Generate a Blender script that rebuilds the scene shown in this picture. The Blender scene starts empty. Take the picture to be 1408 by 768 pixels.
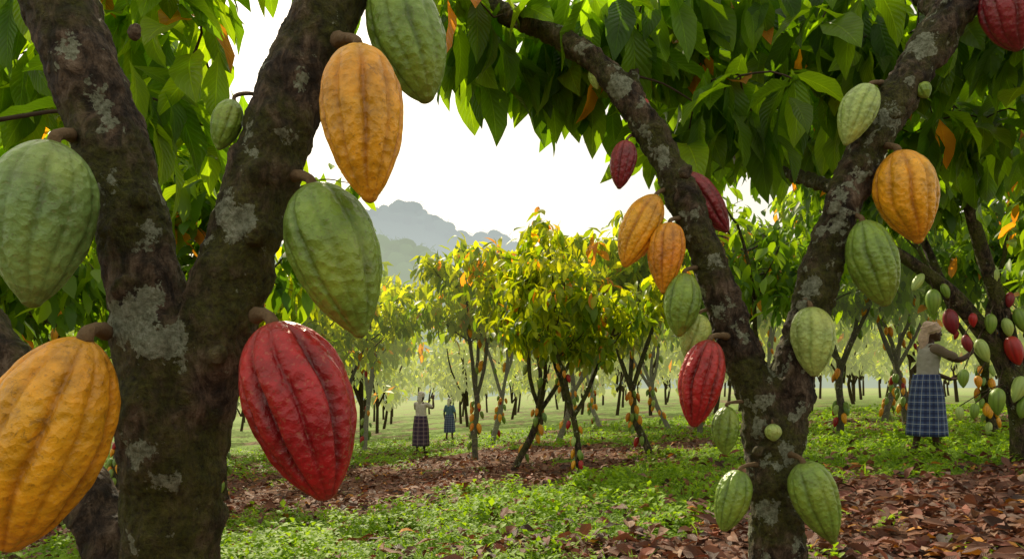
import bpy, math, random
import numpy as np
from mathutils import Vector, Matrix
rng=np.random.default_rng(11); random.seed(5)
scene=bpy.context.scene
CAMZ=1.4
def sv(d,a,b):
    """surveyed point: distance d (m) in front of the tripod, lateral slope a, vertical slope b (both per metre)"""
    return np.array([a*d,d,CAMZ+b*d])
def ground_z(x,y):
    x=np.asarray(x,float);y=np.asarray(y,float)
    return .405+.082*15*np.tanh(x/15)-.045*45*np.tanh(y/45)
def vnoise(x,y,s=0):
    x=np.asarray(x,float);y=np.asarray(y,float)
    xi=np.floor(x);yi=np.floor(y);fx=x-xi;fy=y-yi
    fx=fx*fx*(3-2*fx);fy=fy*fy*(3-2*fy)
    def h(a,b):
        v=np.sin(a*127.1+b*311.7+s*74.7)*43758.5453
        return v-np.floor(v)
    return (h(xi,yi)*(1-fx)+h(xi+1,yi)*fx)*(1-fy)+(h(xi,yi+1)*(1-fx)+h(xi+1,yi+1)*fx)*fy
def fbm(x,y,s=0):
    return .5*vnoise(x,y,s)+.3*vnoise(x*2.1,y*2.1,s+1)+.2*vnoise(x*4.3,y*4.3,s+2)
def nrm(v):
    v=np.asarray(v,float)
    return v/np.maximum(np.linalg.norm(v,axis=-1,keepdims=True),1e-9)

# ---------------------------------------------------------------- mesh accumulator
class Acc:
    def __init__(s):
        s.V=[];s.C=[];s.U=[];s.F={3:[],4:[]};s.M={3:[],4:[]};s.n=0
    def add(s,V,Q=None,T=None,col=(.5,.5,.5),uv=None,m=0):
        V=np.asarray(V,float).reshape(-1,3);k=len(V)
        col=np.asarray(col,float)
        if col.ndim==1: col=np.tile(col,(k,1))
        s.V.append(V);s.C.append(col);s.U.append(np.zeros((k,2)) if uv is None else np.asarray(uv,float).reshape(-1,2))
        for kk,F in ((4,Q),(3,T)):
            if F is not None and len(F):
                F=np.asarray(F,int)+s.n; s.F[kk].append(F); s.M[kk].append(np.full(len(F),m,int))
        s.n+=k
    def mesh(s,name,mats,smooth=True):
        V=np.concatenate(s.V);C=np.concatenate(s.C);U=np.concatenate(s.U)
        me=bpy.data.meshes.new(name)
        loops=[];tot=[];mi=[]
        for kk in (4,3):
            if s.F[kk]:
                F=np.concatenate(s.F[kk]);loops.append(F.ravel());tot.append(np.full(len(F),kk));mi.append(np.concatenate(s.M[kk]))
        loops=np.concatenate(loops);tot=np.concatenate(tot);mi=np.concatenate(mi)
        start=np.concatenate([[0],np.cumsum(tot)[:-1]])
        me.vertices.add(len(V));me.vertices.foreach_set('co',V.astype(np.float32).ravel())
        me.loops.add(len(loops));me.loops.foreach_set('vertex_index',loops.astype(np.int32))
        me.polygons.add(len(tot));me.polygons.foreach_set('loop_start',start.astype(np.int32))
        me.polygons.foreach_set('loop_total',tot.astype(np.int32))
        me.polygons.foreach_set('material_index',mi.astype(np.int32))
        me.polygons.foreach_set('use_smooth',np.full(len(tot),smooth))
        ca=me.attributes.new('Col','FLOAT_COLOR','POINT')
        ca.data.foreach_set('color',np.concatenate([C,np.ones((len(C),1))],1).astype(np.float32).ravel())
        uvl=me.uv_layers.new(name='UVMap')
        uvl.data.foreach_set('uv',U[loops].astype(np.float32).ravel())
        for m in mats: me.materials.append(m)
        me.update(calc_edges=True)
        return me
def new_obj(name,me,parent=None):
    o=bpy.data.objects.new(name,me);scene.collection.objects.link(o)
    if parent is not None:o.parent=parent
    return o
def empty(name,loc=(0,0,0)):
    e=bpy.data.objects.new(name,None);e.empty_display_size=.2;scene.collection.objects.link(e);e.location=loc;return e

def spline(P,n):
    P=np.asarray(P,float);m=len(P)
    Q=np.vstack([2*P[0]-P[1],P,2*P[-1]-P[-2]])
    t=np.linspace(0,m-1-1e-6,n);i=t.astype(int);f=(t-i)[:,None]
    p0,p1,p2,p3=Q[i],Q[i+1],Q[i+2],Q[i+3]
    return .5*((2*p1)+(-p0+p2)*f+(2*p0-5*p1+4*p2-p3)*f**2+(-p0+3*p1-3*p2+p3)*f**3)
def tube(acc,P,R,seg=8,col=(.5,.5,.5),m=0,lump=0,seed=0,caps=True,flat=None):
    P=np.asarray(P,float);n=len(P);R=np.broadcast_to(np.asarray(R,float),(n,))
    Tn=nrm(np.gradient(P,axis=0))
    ref=np.array([0,0,1.]) if abs(Tn[0][2])<.9 else np.array([1.,0,0])
    A=[];a=nrm(np.cross(Tn[0],ref))
    for i in range(n):
        a=nrm(a-np.dot(a,Tn[i])*Tn[i]);A.append(a)
    A=np.array(A);B=np.cross(Tn,A)
    th=np.linspace(0,2*np.pi,seg,endpoint=False)
    rr=R[:,None]*np.ones(seg)
    if lump:
        s=np.linspace(0,n*.35,n)[:,None]
        rr=rr*(1+lump*(np.sin(th*2+s*1.3+seed)+.7*np.sin(th*3-s*2.1+seed*2)+.6*np.sin(th*5+s*3.3+seed*3)+.8*np.sin(s*2.7+seed)))
    V=P[:,None,:]+rr[:,:,None]*(np.cos(th)[None,:,None]*A[:,None,:]+np.sin(th)[None,:,None]*B[:,None,:])
    idx=np.arange(n*seg).reshape(n,seg)
    Q=np.stack([idx[:-1],np.roll(idx,-1,1)[:-1],np.roll(idx,-1,1)[1:],idx[1:]],-1).reshape(-1,4)
    V=V.reshape(-1,3);T=None
    if caps:
        V=np.vstack([V,P[0],P[-1]]);k=n*seg
        r0=idx[0];r1=idx[-1]
        T=np.vstack([np.stack([np.full(seg,k),np.roll(r0,-1),r0],1),np.stack([np.full(seg,k+1),r1,np.roll(r1,-1)],1)])
    acc.add(V,Q,T,col=col,m=m)
def loft(acc,rings,seg=28,col=(.5,.5,.5),caps=True,wob=0,seed=0,m=0,uvw=1.,uvh=1.):
    rings=np.asarray(rings,float);n=len(rings);th=np.linspace(0,2*np.pi,seg+1)
    V=[];U=[]
    for i,(cx,cy,cz,rx,ry) in enumerate(rings):
        w=1+wob*(i/(n-1))*(np.sin(th*7+seed)+.6*np.sin(th*11+seed*2+i*.2)+.5*np.sin(th*4+seed))
        V.append(np.stack([cx+rx*w*np.cos(th),cy+ry*w*np.sin(th),np.full(seg+1,cz)],1))
        U.append(np.stack([th/(2*np.pi)*uvw,np.full(seg+1,cz*uvh)],1))
    V=np.concatenate(V);U=np.concatenate(U);idx=np.arange(n*(seg+1)).reshape(n,seg+1)
    Q=np.stack([idx[:-1,:-1],idx[:-1,1:],idx[1:,1:],idx[1:,:-1]],-1).reshape(-1,4)
    T=None
    if caps:
        V=np.vstack([V,rings[0,:3],rings[-1,:3]]);U=np.vstack([U,[0,0],[0,0]]);k=n*(seg+1)
        T=np.vstack([np.stack([np.full(seg,k),idx[0,1:],idx[0,:-1]],1),np.stack([np.full(seg,k+1),idx[-1,:-1],idx[-1,1:]],1)])
    acc.add(V,Q,T,col=col,uv=U,m=m)
def ellip(acc,c,r,seg=16,rings=10,col=(.5,.5,.5),M=None,m=0):
    th=np.linspace(0,2*np.pi,seg,endpoint=False);ph=np.linspace(.12,np.pi-.12,rings)
    V=np.stack([np.sin(ph)[:,None]*np.cos(th),np.sin(ph)[:,None]*np.sin(th),np.cos(ph)[:,None]*np.ones(seg)],-1).reshape(-1,3)
    V=np.vstack([V,[0,0,1],[0,0,-1]])*np.asarray(r)
    if M is not None:V=V@np.asarray(M).T
    V=V+np.asarray(c);idx=np.arange(rings*seg).reshape(rings,seg);k=rings*seg
    Q=np.stack([idx[:-1],idx[1:],np.roll(idx,-1,1)[1:],np.roll(idx,-1,1)[:-1]],-1).reshape(-1,4)
    T=np.vstack([np.stack([np.full(seg,k),idx[0],np.roll(idx[0],-1)],1),np.stack([np.full(seg,k+1),np.roll(idx[-1],-1),idx[-1]],1)])
    acc.add(V,Q,T,col=col,m=m)

# ---------------------------------------------------------------- leaves
PS=[0,.07,.13,.3,.5,.68,.82,.92,1];PW=[.03,.03,.3,.8,1,.88,.55,.22,0.01]
def leaves(acc,P,T,N,L,W,bend,col,segs=6,ac=2,fold=.3,wave=.08,petiole=True,m=0):
    n=len(P)
    if n==0:return
    L=np.broadcast_to(L,(n,));W=np.broadcast_to(W,(n,));bend=np.clip(np.broadcast_to(bend,(n,)),.04,None)
    s=np.linspace(0,1,segs+1);c=np.linspace(-1,1,2*ac+1)
    w=np.interp(s,PS,PW) if petiole else np.sin(np.pi*np.clip(s,.02,.99))**.8
    S=np.cross(T,N)
    ph=bend[:,None]*s
    X=np.sin(ph)/bend[:,None];Z=(1-np.cos(ph))/bend[:,None]
    cen=P[:,None]+L[:,None,None]*(X[...,None]*T[:,None]-Z[...,None]*N[:,None])
    nl=np.sin(ph)[...,None]*T[:,None]+np.cos(ph)[...,None]*N[:,None]
    rp=rng.uniform(0,6.28,n)
    hw=W[:,None]*w*.5
    wv=wave*np.sin(s*15+rp[:,None])[:,:,None]*np.abs(c)*W[:,None,None]
    V=cen[:,:,None,:]+S[:,None,None,:]*(hw[:,:,None]*c*math.cos(fold))[...,None]+nl[:,:,None,:]*(hw[:,:,None]*np.abs(c)*math.sin(fold)+wv*w[None,:,None])[...,None]
    k=(segs+1)*(2*ac+1)
    idx=np.arange(k).reshape(segs+1,2*ac+1)
    q=np.stack([idx[:-1,:-1],idx[:-1,1:],idx[1:,1:],idx[1:,:-1]],-1).reshape(-1,4)
    Q=(q[None]+(np.arange(n)*k)[:,None,None]).reshape(-1,4)
    uv=np.stack(np.meshgrid(s,(c+1)/2,indexing='ij'),-1).reshape(1,k,2).repeat(n,0)
    C=np.repeat(np.asarray(col).reshape(n,1,3),k,1).reshape(-1,3)
    acc.add(V.reshape(-1,3),Q,None,col=C,uv=uv,m=m)
def leafcol(n,dark,light,oldf=.03,seedcol=(.50,.22,.03)):
    t=rng.uniform(0,1,(n,1))**1.3
    c=np.array(dark)*(1-t)+np.array(light)*t
    c*=rng.uniform(.8,1.2,(n,1))
    o=rng.uniform(0,1,n)<oldf
    c[o]=np.array(seedcol)*rng.uniform(.5,1.1,(o.sum(),1))
    return c
def whorls(acc,tips,k,Lr,dark,light,segs,ac,oldf=.03,pitch=(.0,1.25),wr=(.32,.42),spread=.04,whorl_old=0.,grad=None):
    tips=np.asarray(tips);n0=len(tips)
    P=np.repeat(tips,k,0);n=len(P)
    az=rng.uniform(0,2*np.pi,n);p=rng.uniform(pitch[0],pitch[1],n)
    T=np.stack([np.cos(az)*np.cos(p),np.sin(az)*np.cos(p),-np.sin(p)],1)
    N=np.stack([np.cos(az)*np.sin(p),np.sin(az)*np.sin(p),np.cos(p)],1)
    S=np.cross(T,N);r=rng.normal(0,.35,n)[:,None]
    N=N*np.cos(r)+S*np.sin(r)
    P=P+rng.normal(0,spread,(n,3))
    L=rng.uniform(Lr[0],Lr[1],n);W=L*rng.uniform(wr[0],wr[1],n)
    c=leafcol(n,dark,light,oldf)
    if grad is not None:   # leaf colour gets lighter and yellower towards the crown top
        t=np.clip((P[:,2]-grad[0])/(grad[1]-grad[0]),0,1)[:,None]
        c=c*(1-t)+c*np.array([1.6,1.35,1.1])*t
    if whorl_old>0:
        wo=np.repeat(rng.uniform(0,1,n0)<whorl_old,k)
        c[wo]=np.array([.46,.22,.035])*rng.uniform(.7,1.2,(wo.sum(),1))
    leaves(acc,P,T,N,L,W,rng.uniform(.3,1.3,n),c,segs,ac)

# ---------------------------------------------------------------- materials
def mat(name):
    m=bpy.data.materials.new(name);m.use_nodes=True;nt=m.node_tree;nt.nodes.clear()
    out=nt.nodes.new('ShaderNodeOutputMaterial');return m,nt,out
def N(nt,t,**kw):
    n=nt.nodes.new(t)
    for k,v in kw.items():
        if k.startswith('i_'):
            key=k[2:]
            n.inputs[int(key) if key.isdigit() else key.replace('_',' ')].default_value=v
        else:setattr(n,k,v)
    return n
def lk(nt,a,b):nt.links.new(a,b)
def mixc(nt,fac,a,b,mode='MIX'):
    n=nt.nodes.new('ShaderNodeMix');n.data_type='RGBA';n.blend_type=mode
    for sock,v in ((n.inputs[0],fac),(n.inputs[6],a),(n.inputs[7],b)):
        if isinstance(v,bpy.types.NodeSocket):nt.links.new(v,sock)
        elif isinstance(v,(int,float)):sock.default_value=v
        else:sock.default_value=(*v[:3],1)
    return n.outputs[2]
def math_(nt,op,a,b=None,c=None,clamp=False):
    n=nt.nodes.new('ShaderNodeMath');n.operation=op;n.use_clamp=clamp
    for i,v in enumerate((a,b,c)):
        if v is None:continue
        if isinstance(v,bpy.types.NodeSocket):nt.links.new(v,n.inputs[i])
        else:n.inputs[i].default_value=v
    return n.outputs[0]
def ramp(nt,src,pts):
    n=nt.nodes.new('ShaderNodeValToRGB');nt.links.new(src,n.inputs[0]);e=n.color_ramp.elements
    while len(e)<len(pts):e.new(.5)
    for el,(p,c) in zip(e,pts):
        el.position=p;el.color=(*c,1) if len(c)==3 else c
    return n.outputs[0]
def noise(nt,co,scale,detail=4,rough=.55,dist=0):
    n=N(nt,'ShaderNodeTexNoise',i_Scale=scale,i_Detail=detail,i_Roughness=rough,i_Distortion=dist)
    if co is not None:lk(nt,co,n.inputs['Vector'])
    return n
def painted_haze(m,nt,sh,out,start=11.,dist=110.,mx=.6,col=(.82,.82,.36)):
    """painted haze: emission mixed into the material, growing with world Y"""
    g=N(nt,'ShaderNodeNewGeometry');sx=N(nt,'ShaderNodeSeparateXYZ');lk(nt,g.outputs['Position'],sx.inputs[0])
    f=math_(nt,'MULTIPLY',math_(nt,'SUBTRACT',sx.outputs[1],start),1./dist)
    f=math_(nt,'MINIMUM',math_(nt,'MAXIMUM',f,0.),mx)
    e=N(nt,'ShaderNodeEmission');e.inputs[0].default_value=(*col,1)  # glow colour standing in for airlight, no mist volume
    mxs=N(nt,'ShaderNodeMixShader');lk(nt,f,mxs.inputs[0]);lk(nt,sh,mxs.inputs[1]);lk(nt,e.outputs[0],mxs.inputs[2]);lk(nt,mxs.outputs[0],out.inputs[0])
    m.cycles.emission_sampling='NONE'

def leaf_material(name,trans=.5,tboost=(2.3,2.1,.7),rough=.42,veins=True,add_haze=True):
    m,nt,out=mat(name)
    at=N(nt,'ShaderNodeAttribute',attribute_name='Col').outputs['Color']
    col=at;bump=None
    if veins:
        tc=N(nt,'ShaderNodeTexCoord')
        nz=noise(nt,tc.outputs['Object'],9,2)
        v=math_(nt,'MULTIPLY_ADD',nz.outputs[0],1.1,.45)
        vv=N(nt,'ShaderNodeCombineColor');[lk(nt,v,vv.inputs[i]) for i in range(3)]
        col=mixc(nt,1.,at,vv.outputs[0],'MULTIPLY')
        uv=N(nt,'ShaderNodeUVMap');sx=N(nt,'ShaderNodeSeparateXYZ');lk(nt,uv.outputs[0],sx.inputs[0])
        ab=math_(nt,'ABSOLUTE',math_(nt,'SUBTRACT',sx.outputs[1],.5))
        ph=math_(nt,'SUBTRACT',math_(nt,'MULTIPLY',sx.outputs[0],13.),math_(nt,'MULTIPLY',ab,5.5))
        fr=math_(nt,'ABSOLUTE',math_(nt,'SUBTRACT',math_(nt,'FRACT',ph),.5))
        lat=math_(nt,'SUBTRACT',1.,math_(nt,'MULTIPLY',fr,12.),clamp=True)
        mid=math_(nt,'SUBTRACT',1.,math_(nt,'MULTIPLY',ab,34.),clamp=True)
        vn=math_(nt,'MAXIMUM',math_(nt,'MULTIPLY',lat,.45),mid)
        col=mixc(nt,vn,col,mixc(nt,1.,col,(1.9,1.7,1.5),'MULTIPLY'))
        b=N(nt,'ShaderNodeBump',i_Strength=.6,i_Distance=.005)
        hh=math_(nt,'ADD',math_(nt,'MULTIPLY',fr,1.2),math_(nt,'MULTIPLY',vn,-.6));lk(nt,hh,b.inputs['Height']);bump=b.outputs[0]
    p=N(nt,'ShaderNodeBsdfPrincipled',i_Roughness=rough);lk(nt,col,p.inputs['Base Color'])
    p.inputs['Specular IOR Level'].default_value=.35
    tcx=mixc(nt,1.,col,tboost,'MULTIPLY')
    t=N(nt,'ShaderNodeBsdfTranslucent');lk(nt,tcx,t.inputs[0])
    if bump is not None:lk(nt,bump,p.inputs['Normal'])
    mx=N(nt,'ShaderNodeMixShader',i_0=trans);lk(nt,p.outputs[0],mx.inputs[1]);lk(nt,t.outputs[0],mx.inputs[2])
    if add_haze:painted_haze(m,nt,mx.outputs[0],out)
    else:lk(nt,mx.outputs[0],out.inputs[0])
    return m

def bark_material(name,scale=1.,patches=(),lich=.62,moss=True,tone=1.,detail=7):
    m,nt,out=mat(name)
    tc=N(nt,'ShaderNodeTexCoord').outputs['Object']
    mp=N(nt,'ShaderNodeMapping');lk(nt,tc,mp.inputs[0]);mp.inputs['Scale'].default_value=(1,1,.5)
    a=noise(nt,mp.outputs[0],34*scale,detail,.74,.4).outputs[0]
    col=ramp(nt,a,[(.36,(.008*tone,.005*tone,.003*tone)),(.47,(.045*tone,.030*tone,.018*tone)),(.57,(.14*tone,.097*tone,.060*tone)),(.68,(.30*tone,.23*tone,.16*tone))])
    big=noise(nt,tc,4.5*scale,4,.65).outputs[0]
    fine=noise(nt,tc,110*scale,4,.7).outputs[0]
    if moss:
        mf=ramp(nt,big,[(.44,(0,0,0)),(.55,(1,1,1))])
        mcol=ramp(nt,fine,[(.3,(.014,.020,.003)),(.7,(.16,.18,.014))])
        col=mixc(nt,math_(nt,'MULTIPLY',mf,.74),col,mcol)
    ln=noise(nt,tc,20*scale,5,.62).outputs[0]
    lf=ramp(nt,ln,[(lich,(0,0,0)),(lich+.02,(1,1,1))])
    lf=math_(nt,'MULTIPLY',lf,1.)
    if patches:
        pn=noise(nt,tc,17*scale,5,.72).outputs['Color']
        off=N(nt,'ShaderNodeVectorMath',operation='MULTIPLY_ADD');lk(nt,pn,off.inputs[0]);off.inputs[1].default_value=(.12,.12,.14);off.inputs[2].default_value=(-.06,-.06,-.07)
        ad=N(nt,'ShaderNodeVectorMath',operation='ADD');lk(nt,tc,ad.inputs[0]);lk(nt,off.outputs[0],ad.inputs[1])
        for c,r in patches:
            d=N(nt,'ShaderNodeVectorMath',operation='DISTANCE');lk(nt,ad.outputs[0],d.inputs[0]);d.inputs[1].default_value=tuple(c)
            e=math_(nt,'MULTIPLY',math_(nt,'SUBTRACT',r*1.12,d.outputs['Value']),320.,clamp=True)
            lf=math_(nt,'MAXIMUM',lf,e)
    lcol=ramp(nt,fine,[(.34,(.17,.19,.11)),(.5,(.36,.40,.27)),(.66,(.55,.59,.45))])
    brk=ramp(nt,a,[(.33,(0,0,0)),(.39,(1,1,1))])
    lf2=math_(nt,'MULTIPLY',lf,brk)
    col=mixc(nt,math_(nt,'MULTIPLY',lf2,.92),col,lcol)
    p=N(nt,'ShaderNodeBsdfPrincipled',i_Roughness=.78);lk(nt,col,p.inputs['Base Color']);p.inputs['Specular IOR Level'].default_value=.35
    h=math_(nt,'MULTIPLY',a,2.4)
    h=math_(nt,'ADD',h,math_(nt,'MULTIPLY',fine,.6))
    b=N(nt,'ShaderNodeBump',i_Strength=1.,i_Distance=.024/scale);lk(nt,h,b.inputs['Height']);lk(nt,b.outputs[0],p.inputs['Normal'])
    if scale<.7:painted_haze(m,nt,p.outputs[0],out,12,120,.6,(.55,.56,.30))
    else:lk(nt,p.outputs[0],out.inputs[0])
    return m

def pod_material(name,scale=1.,detail=True):
    m,nt,out=mat(name)
    at=N(nt,'ShaderNodeAttribute',attribute_name='Col').outputs['Color']
    col=at
    p=N(nt,'ShaderNodeBsdfPrincipled');p.inputs['Specular IOR Level'].default_value=.55
    if detail:
        tc=N(nt,'ShaderNodeTexCoord').outputs['Object']
        a=noise(nt,tc,18,6,.7).outputs[0]
        v=ramp(nt,a,[(.32,(.58,.58,.48)),(.5,(1,1,1)),(.68,(1.34,1.25,1.1))])
        col=mixc(nt,1.,at,v,'MULTIPLY')
        sp=noise(nt,tc,150,3,.6).outputs[0]
        sf=ramp(nt,sp,[(.59,(0,0,0)),(.68,(1,1,1))])
        col=mixc(nt,math_(nt,'MULTIPLY',sf,.38),col,(.10,.055,.02))
        s3=ramp(nt,sp,[(.32,(1,1,1)),(.42,(0,0,0))])
        col=mixc(nt,math_(nt,'MULTIPLY',s3,.14),col,(.55,.48,.26))
        sc=noise(nt,tc,26,7,.78,1.2).outputs[0]
        s2=ramp(nt,sc,[(.62,(0,0,0)),(.67,(1,1,1))])
        col=mixc(nt,math_(nt,'MULTIPLY',s2,.5),col,(.13,.08,.04))
        rr=math_(nt,'MULTIPLY_ADD',a,.5,.13);lk(nt,rr,p.inputs['Roughness'])
        vo=N(nt,'ShaderNodeTexVoronoi',i_Scale=75.);lk(nt,tc,vo.inputs['Vector'])
        h=math_(nt,'ADD',math_(nt,'MULTIPLY',a,.9),math_(nt,'MULTIPLY',vo.outputs['Distance'],.7));h=math_(nt,'ADD',h,math_(nt,'MULTIPLY',sp,.35))
        b=N(nt,'ShaderNodeBump',i_Strength=.7,i_Distance=.006);lk(nt,h,b.inputs['Height']);lk(nt,b.outputs[0],p.inputs['Normal'])
    else:p.inputs['Roughness'].default_value=.45
    lk(nt,col,p.inputs['Base Color'])
    lk(nt,p.outputs[0],out.inputs[0]);return m

def simple_mat(name,color,rough=.8,nscale=20,amt=.3,bump=.0,usecol=False):
    m,nt,out=mat(name)
    tc=N(nt,'ShaderNodeTexCoord').outputs['Object']
    a=noise(nt,tc,nscale,3,.6).outputs[0]
    v=math_(nt,'MULTIPLY_ADD',a,amt*2,1-amt)
    vv=N(nt,'ShaderNodeCombineColor');[lk(nt,v,vv.inputs[i]) for i in range(3)]
    src=N(nt,'ShaderNodeAttribute',attribute_name='Col').outputs['Color'] if usecol else color
    col=mixc(nt,1.,src,vv.outputs[0],'MULTIPLY')
    p=N(nt,'ShaderNodeBsdfPrincipled',i_Roughness=rough);lk(nt,col,p.inputs['Base Color'])
    p.inputs['Specular IOR Level'].default_value=.25
    if bump:
        b=N(nt,'ShaderNodeBump',i_Strength=bump,i_Distance=.02);lk(nt,a,b.inputs['Height']);lk(nt,b.outputs[0],p.inputs['Normal'])
    lk(nt,p.outputs[0],out.inputs[0]);return m

LEAF_NEAR=leaf_material('cocoa_leaf',.56,(3.7,3.1,.7),.33,add_haze=False)
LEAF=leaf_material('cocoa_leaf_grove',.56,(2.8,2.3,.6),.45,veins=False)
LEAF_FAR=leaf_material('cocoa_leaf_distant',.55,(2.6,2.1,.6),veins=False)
HERB=leaf_material('herb_leaf',.42,(2.0,1.9,.7),.6,veins=False,add_haze=False)
LITTER=leaf_material('dry_leaf',.12,(1.3,1.1,.8),.6,add_haze=False)
PODM=pod_material('pod_skin')
PODF=pod_material('pod_skin_far',1.,False)
BARK_MID=bark_material('bark_mid',.6,lich=.64,tone=.8,detail=4)
TWIG=simple_mat('twig_bark',(.05,.035,.02),.9,60,.5)
STEM=simple_mat('stem_bark',(.15,.10,.05),.85,120,.5,.4)

# ---------------------------------------------------------------- pods
PODCOL={'green':((.18,.31,.035),(.065,.13,.012)),'lgreen':((.36,.50,.13),(.19,.30,.05)),'yellow':((.86,.40,.010),(.42,.13,.004)),
 'orange':((.78,.30,.010),(.36,.09,.004)),'red':((.40,.008,.012),(.09,.002,.004)),'dred':((.20,.008,.022),(.05,.002,.008)),'teal':((.19,.33,.085),(.085,.16,.035))}
def pod_geo(acc,top,bot,w,kind,nt=90,nth=140,amp=1.,m=0,rot=None):
    top=np.asarray(top,float);bot=np.asarray(bot,float);ax=bot-top;L=np.linalg.norm(ax);ax/=L
    a=nrm(np.cross(ax,[0.3,1,.1]));b=np.cross(ax,a)
    rot=rng.uniform(0,6.28) if rot is None else rot
    t=(1-np.cos(np.linspace(0,np.pi,nt)))/2
    t=np.clip(t,1e-4,1-1e-4)
    ptop=rng.uniform(.46,.58);pb=rng.uniform(.66,.84);tm=ptop/(ptop+pb)
    r=(t**ptop*(1-t)**pb)/(tm**ptop*(1-tm)**pb)
    r=r+.05*np.exp(-((t-.985)/.02)**2)
    r=np.maximum(r,.004)*w*.5
    th=np.linspace(0,2*np.pi,nth,endpoint=False)
    thw=th[None,:]+.07*np.sin(t*5+rot)[:,None]+.06*np.sin(2*th[None,:]+rot)+.025*np.sin(t*13+rot*2)[:,None]
    def groove(sh,sg):
        d=(thw-sh+np.pi/5)%(2*np.pi/5)-np.pi/5
        return np.exp(-(d/sg)**2)
    g1=groove(0,.085);g2=groove(np.pi/5,.06)
    fade=(np.sin(np.pi*t)**.45)[:,None]
    var=1+.35*np.sin(th[None,:]*1.0+rot)+.15*np.sin(t*9)[:,None]
    mod=1-fade*amp*var*(.066*g1+.036*g2)-fade*amp*.026*(.5+.5*np.cos(10*thw))
    mod=mod*(1+.016*np.sin(th*3+rot)[None,:]+.012*np.sin(t*17+rot)[:,None]*np.sin(th*5)[None,:]+.009*np.sin(t*41+rot+3*np.sin(th*4)[None,:].T[:1,0])[:,None]*np.sin(th*9+t[:,None]*6)+.005*np.sin(t*70+rot)[:,None]*np.sin(th*23-t[:,None]*11))
    rr=r[:,None]*mod
    curve=.03*L*np.sin(np.pi*t)*rng.uniform(-1,1)
    cen=top+np.outer(t*L,ax)+np.outer(curve,a)
    th2=th+rot
    V=cen[:,None]+rr[...,None]*(np.cos(th2)[None,:,None]*a+np.sin(th2)[None,:,None]*b)
    base,dk=[np.array(c) for c in PODCOL[kind]]
    k=np.clip(g1*.8+g2*.4,0,1)[...,None]*fade[...,None]*min(1,.6+.3*amp)
    C=base*(1-k)+dk*k
    C=C*(1+.05*amp*(-np.cos(10*thw))[...,None]*fade[...,None])
    e=np.exp(-t/.05)[:,None,None];C=C*(1-.45*e)+np.array([.10,.10,.04])*.45*e
    e=np.exp(-(1-t)/.05)[:,None,None]*.35;C=C*(1-e)+np.array([.10,.07,.03])*e
    if kind in('yellow','orange'):
        s=(.5+.5*np.sin(th2*1.0+rot))[None,:,None]*.30*(1-t)[:,None,None];C=C*(1-s)+np.array([.45,.36,.02])*s
        s=np.clip(np.sin(t*7+rot),0,1)[:,None,None]*.25;C=C*(1-s)+np.array([.62,.15,.01])*s
    if kind in('red','dred'):
        s=(.5+.5*np.sin(th2*1.0+rot))[None,:,None]*.25*(1-t)[:,None,None];C=C*(1-s)+np.array([.50,.06,.015])*s
        s=np.clip(np.sin(t*6+rot),0,1)[:,None,None]*.30;C=C*(1-s)+np.array([.16,.004,.014])*s
    if kind in('green','lgreen','teal'):
        s=(np.clip(np.sin(t*6+rot),0,1)[:,None]*(.5+.5*np.sin(th2*2)))[...,None]*.4;C=C*(1-s)+base*np.array([1.6,1.15,.8])*s
    idx=np.arange(nt*nth).reshape(nt,nth)
    Q=np.stack([idx[:-1],np.roll(idx,-1,1)[:-1],np.roll(idx,-1,1)[1:],idx[1:]],-1).reshape(-1,4)
    acc.add(V.reshape(-1,3),Q,None,col=C.reshape(-1,3),m=m)
def near_pod(top,bot,w,kind,attach,amp=1.):
    acc=Acc();pod_geo(acc,top,bot,w,kind,amp=amp)
    top=np.asarray(top);attach=np.asarray(attach);ax=nrm(np.asarray(bot)-top)
    L=np.linalg.norm(attach-top)
    P=spline([top+ax*w*.07,top-ax*min(.008,L*.2),(top+attach)/2-ax*min(.008,L*.15),attach],14)
    R=np.interp(np.linspace(0,1,14),[0,.15,.5,.8,1],[.085,.065,.055,.07,.12])*w
    tube(acc,P,np.clip(R,.003,.012),10,col=(.12,.08,.04),m=1,lump=.05)
    me=acc.mesh('cocoa_pod',[PODM,STEM]);return new_obj('cocoa_pod',me)

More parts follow.
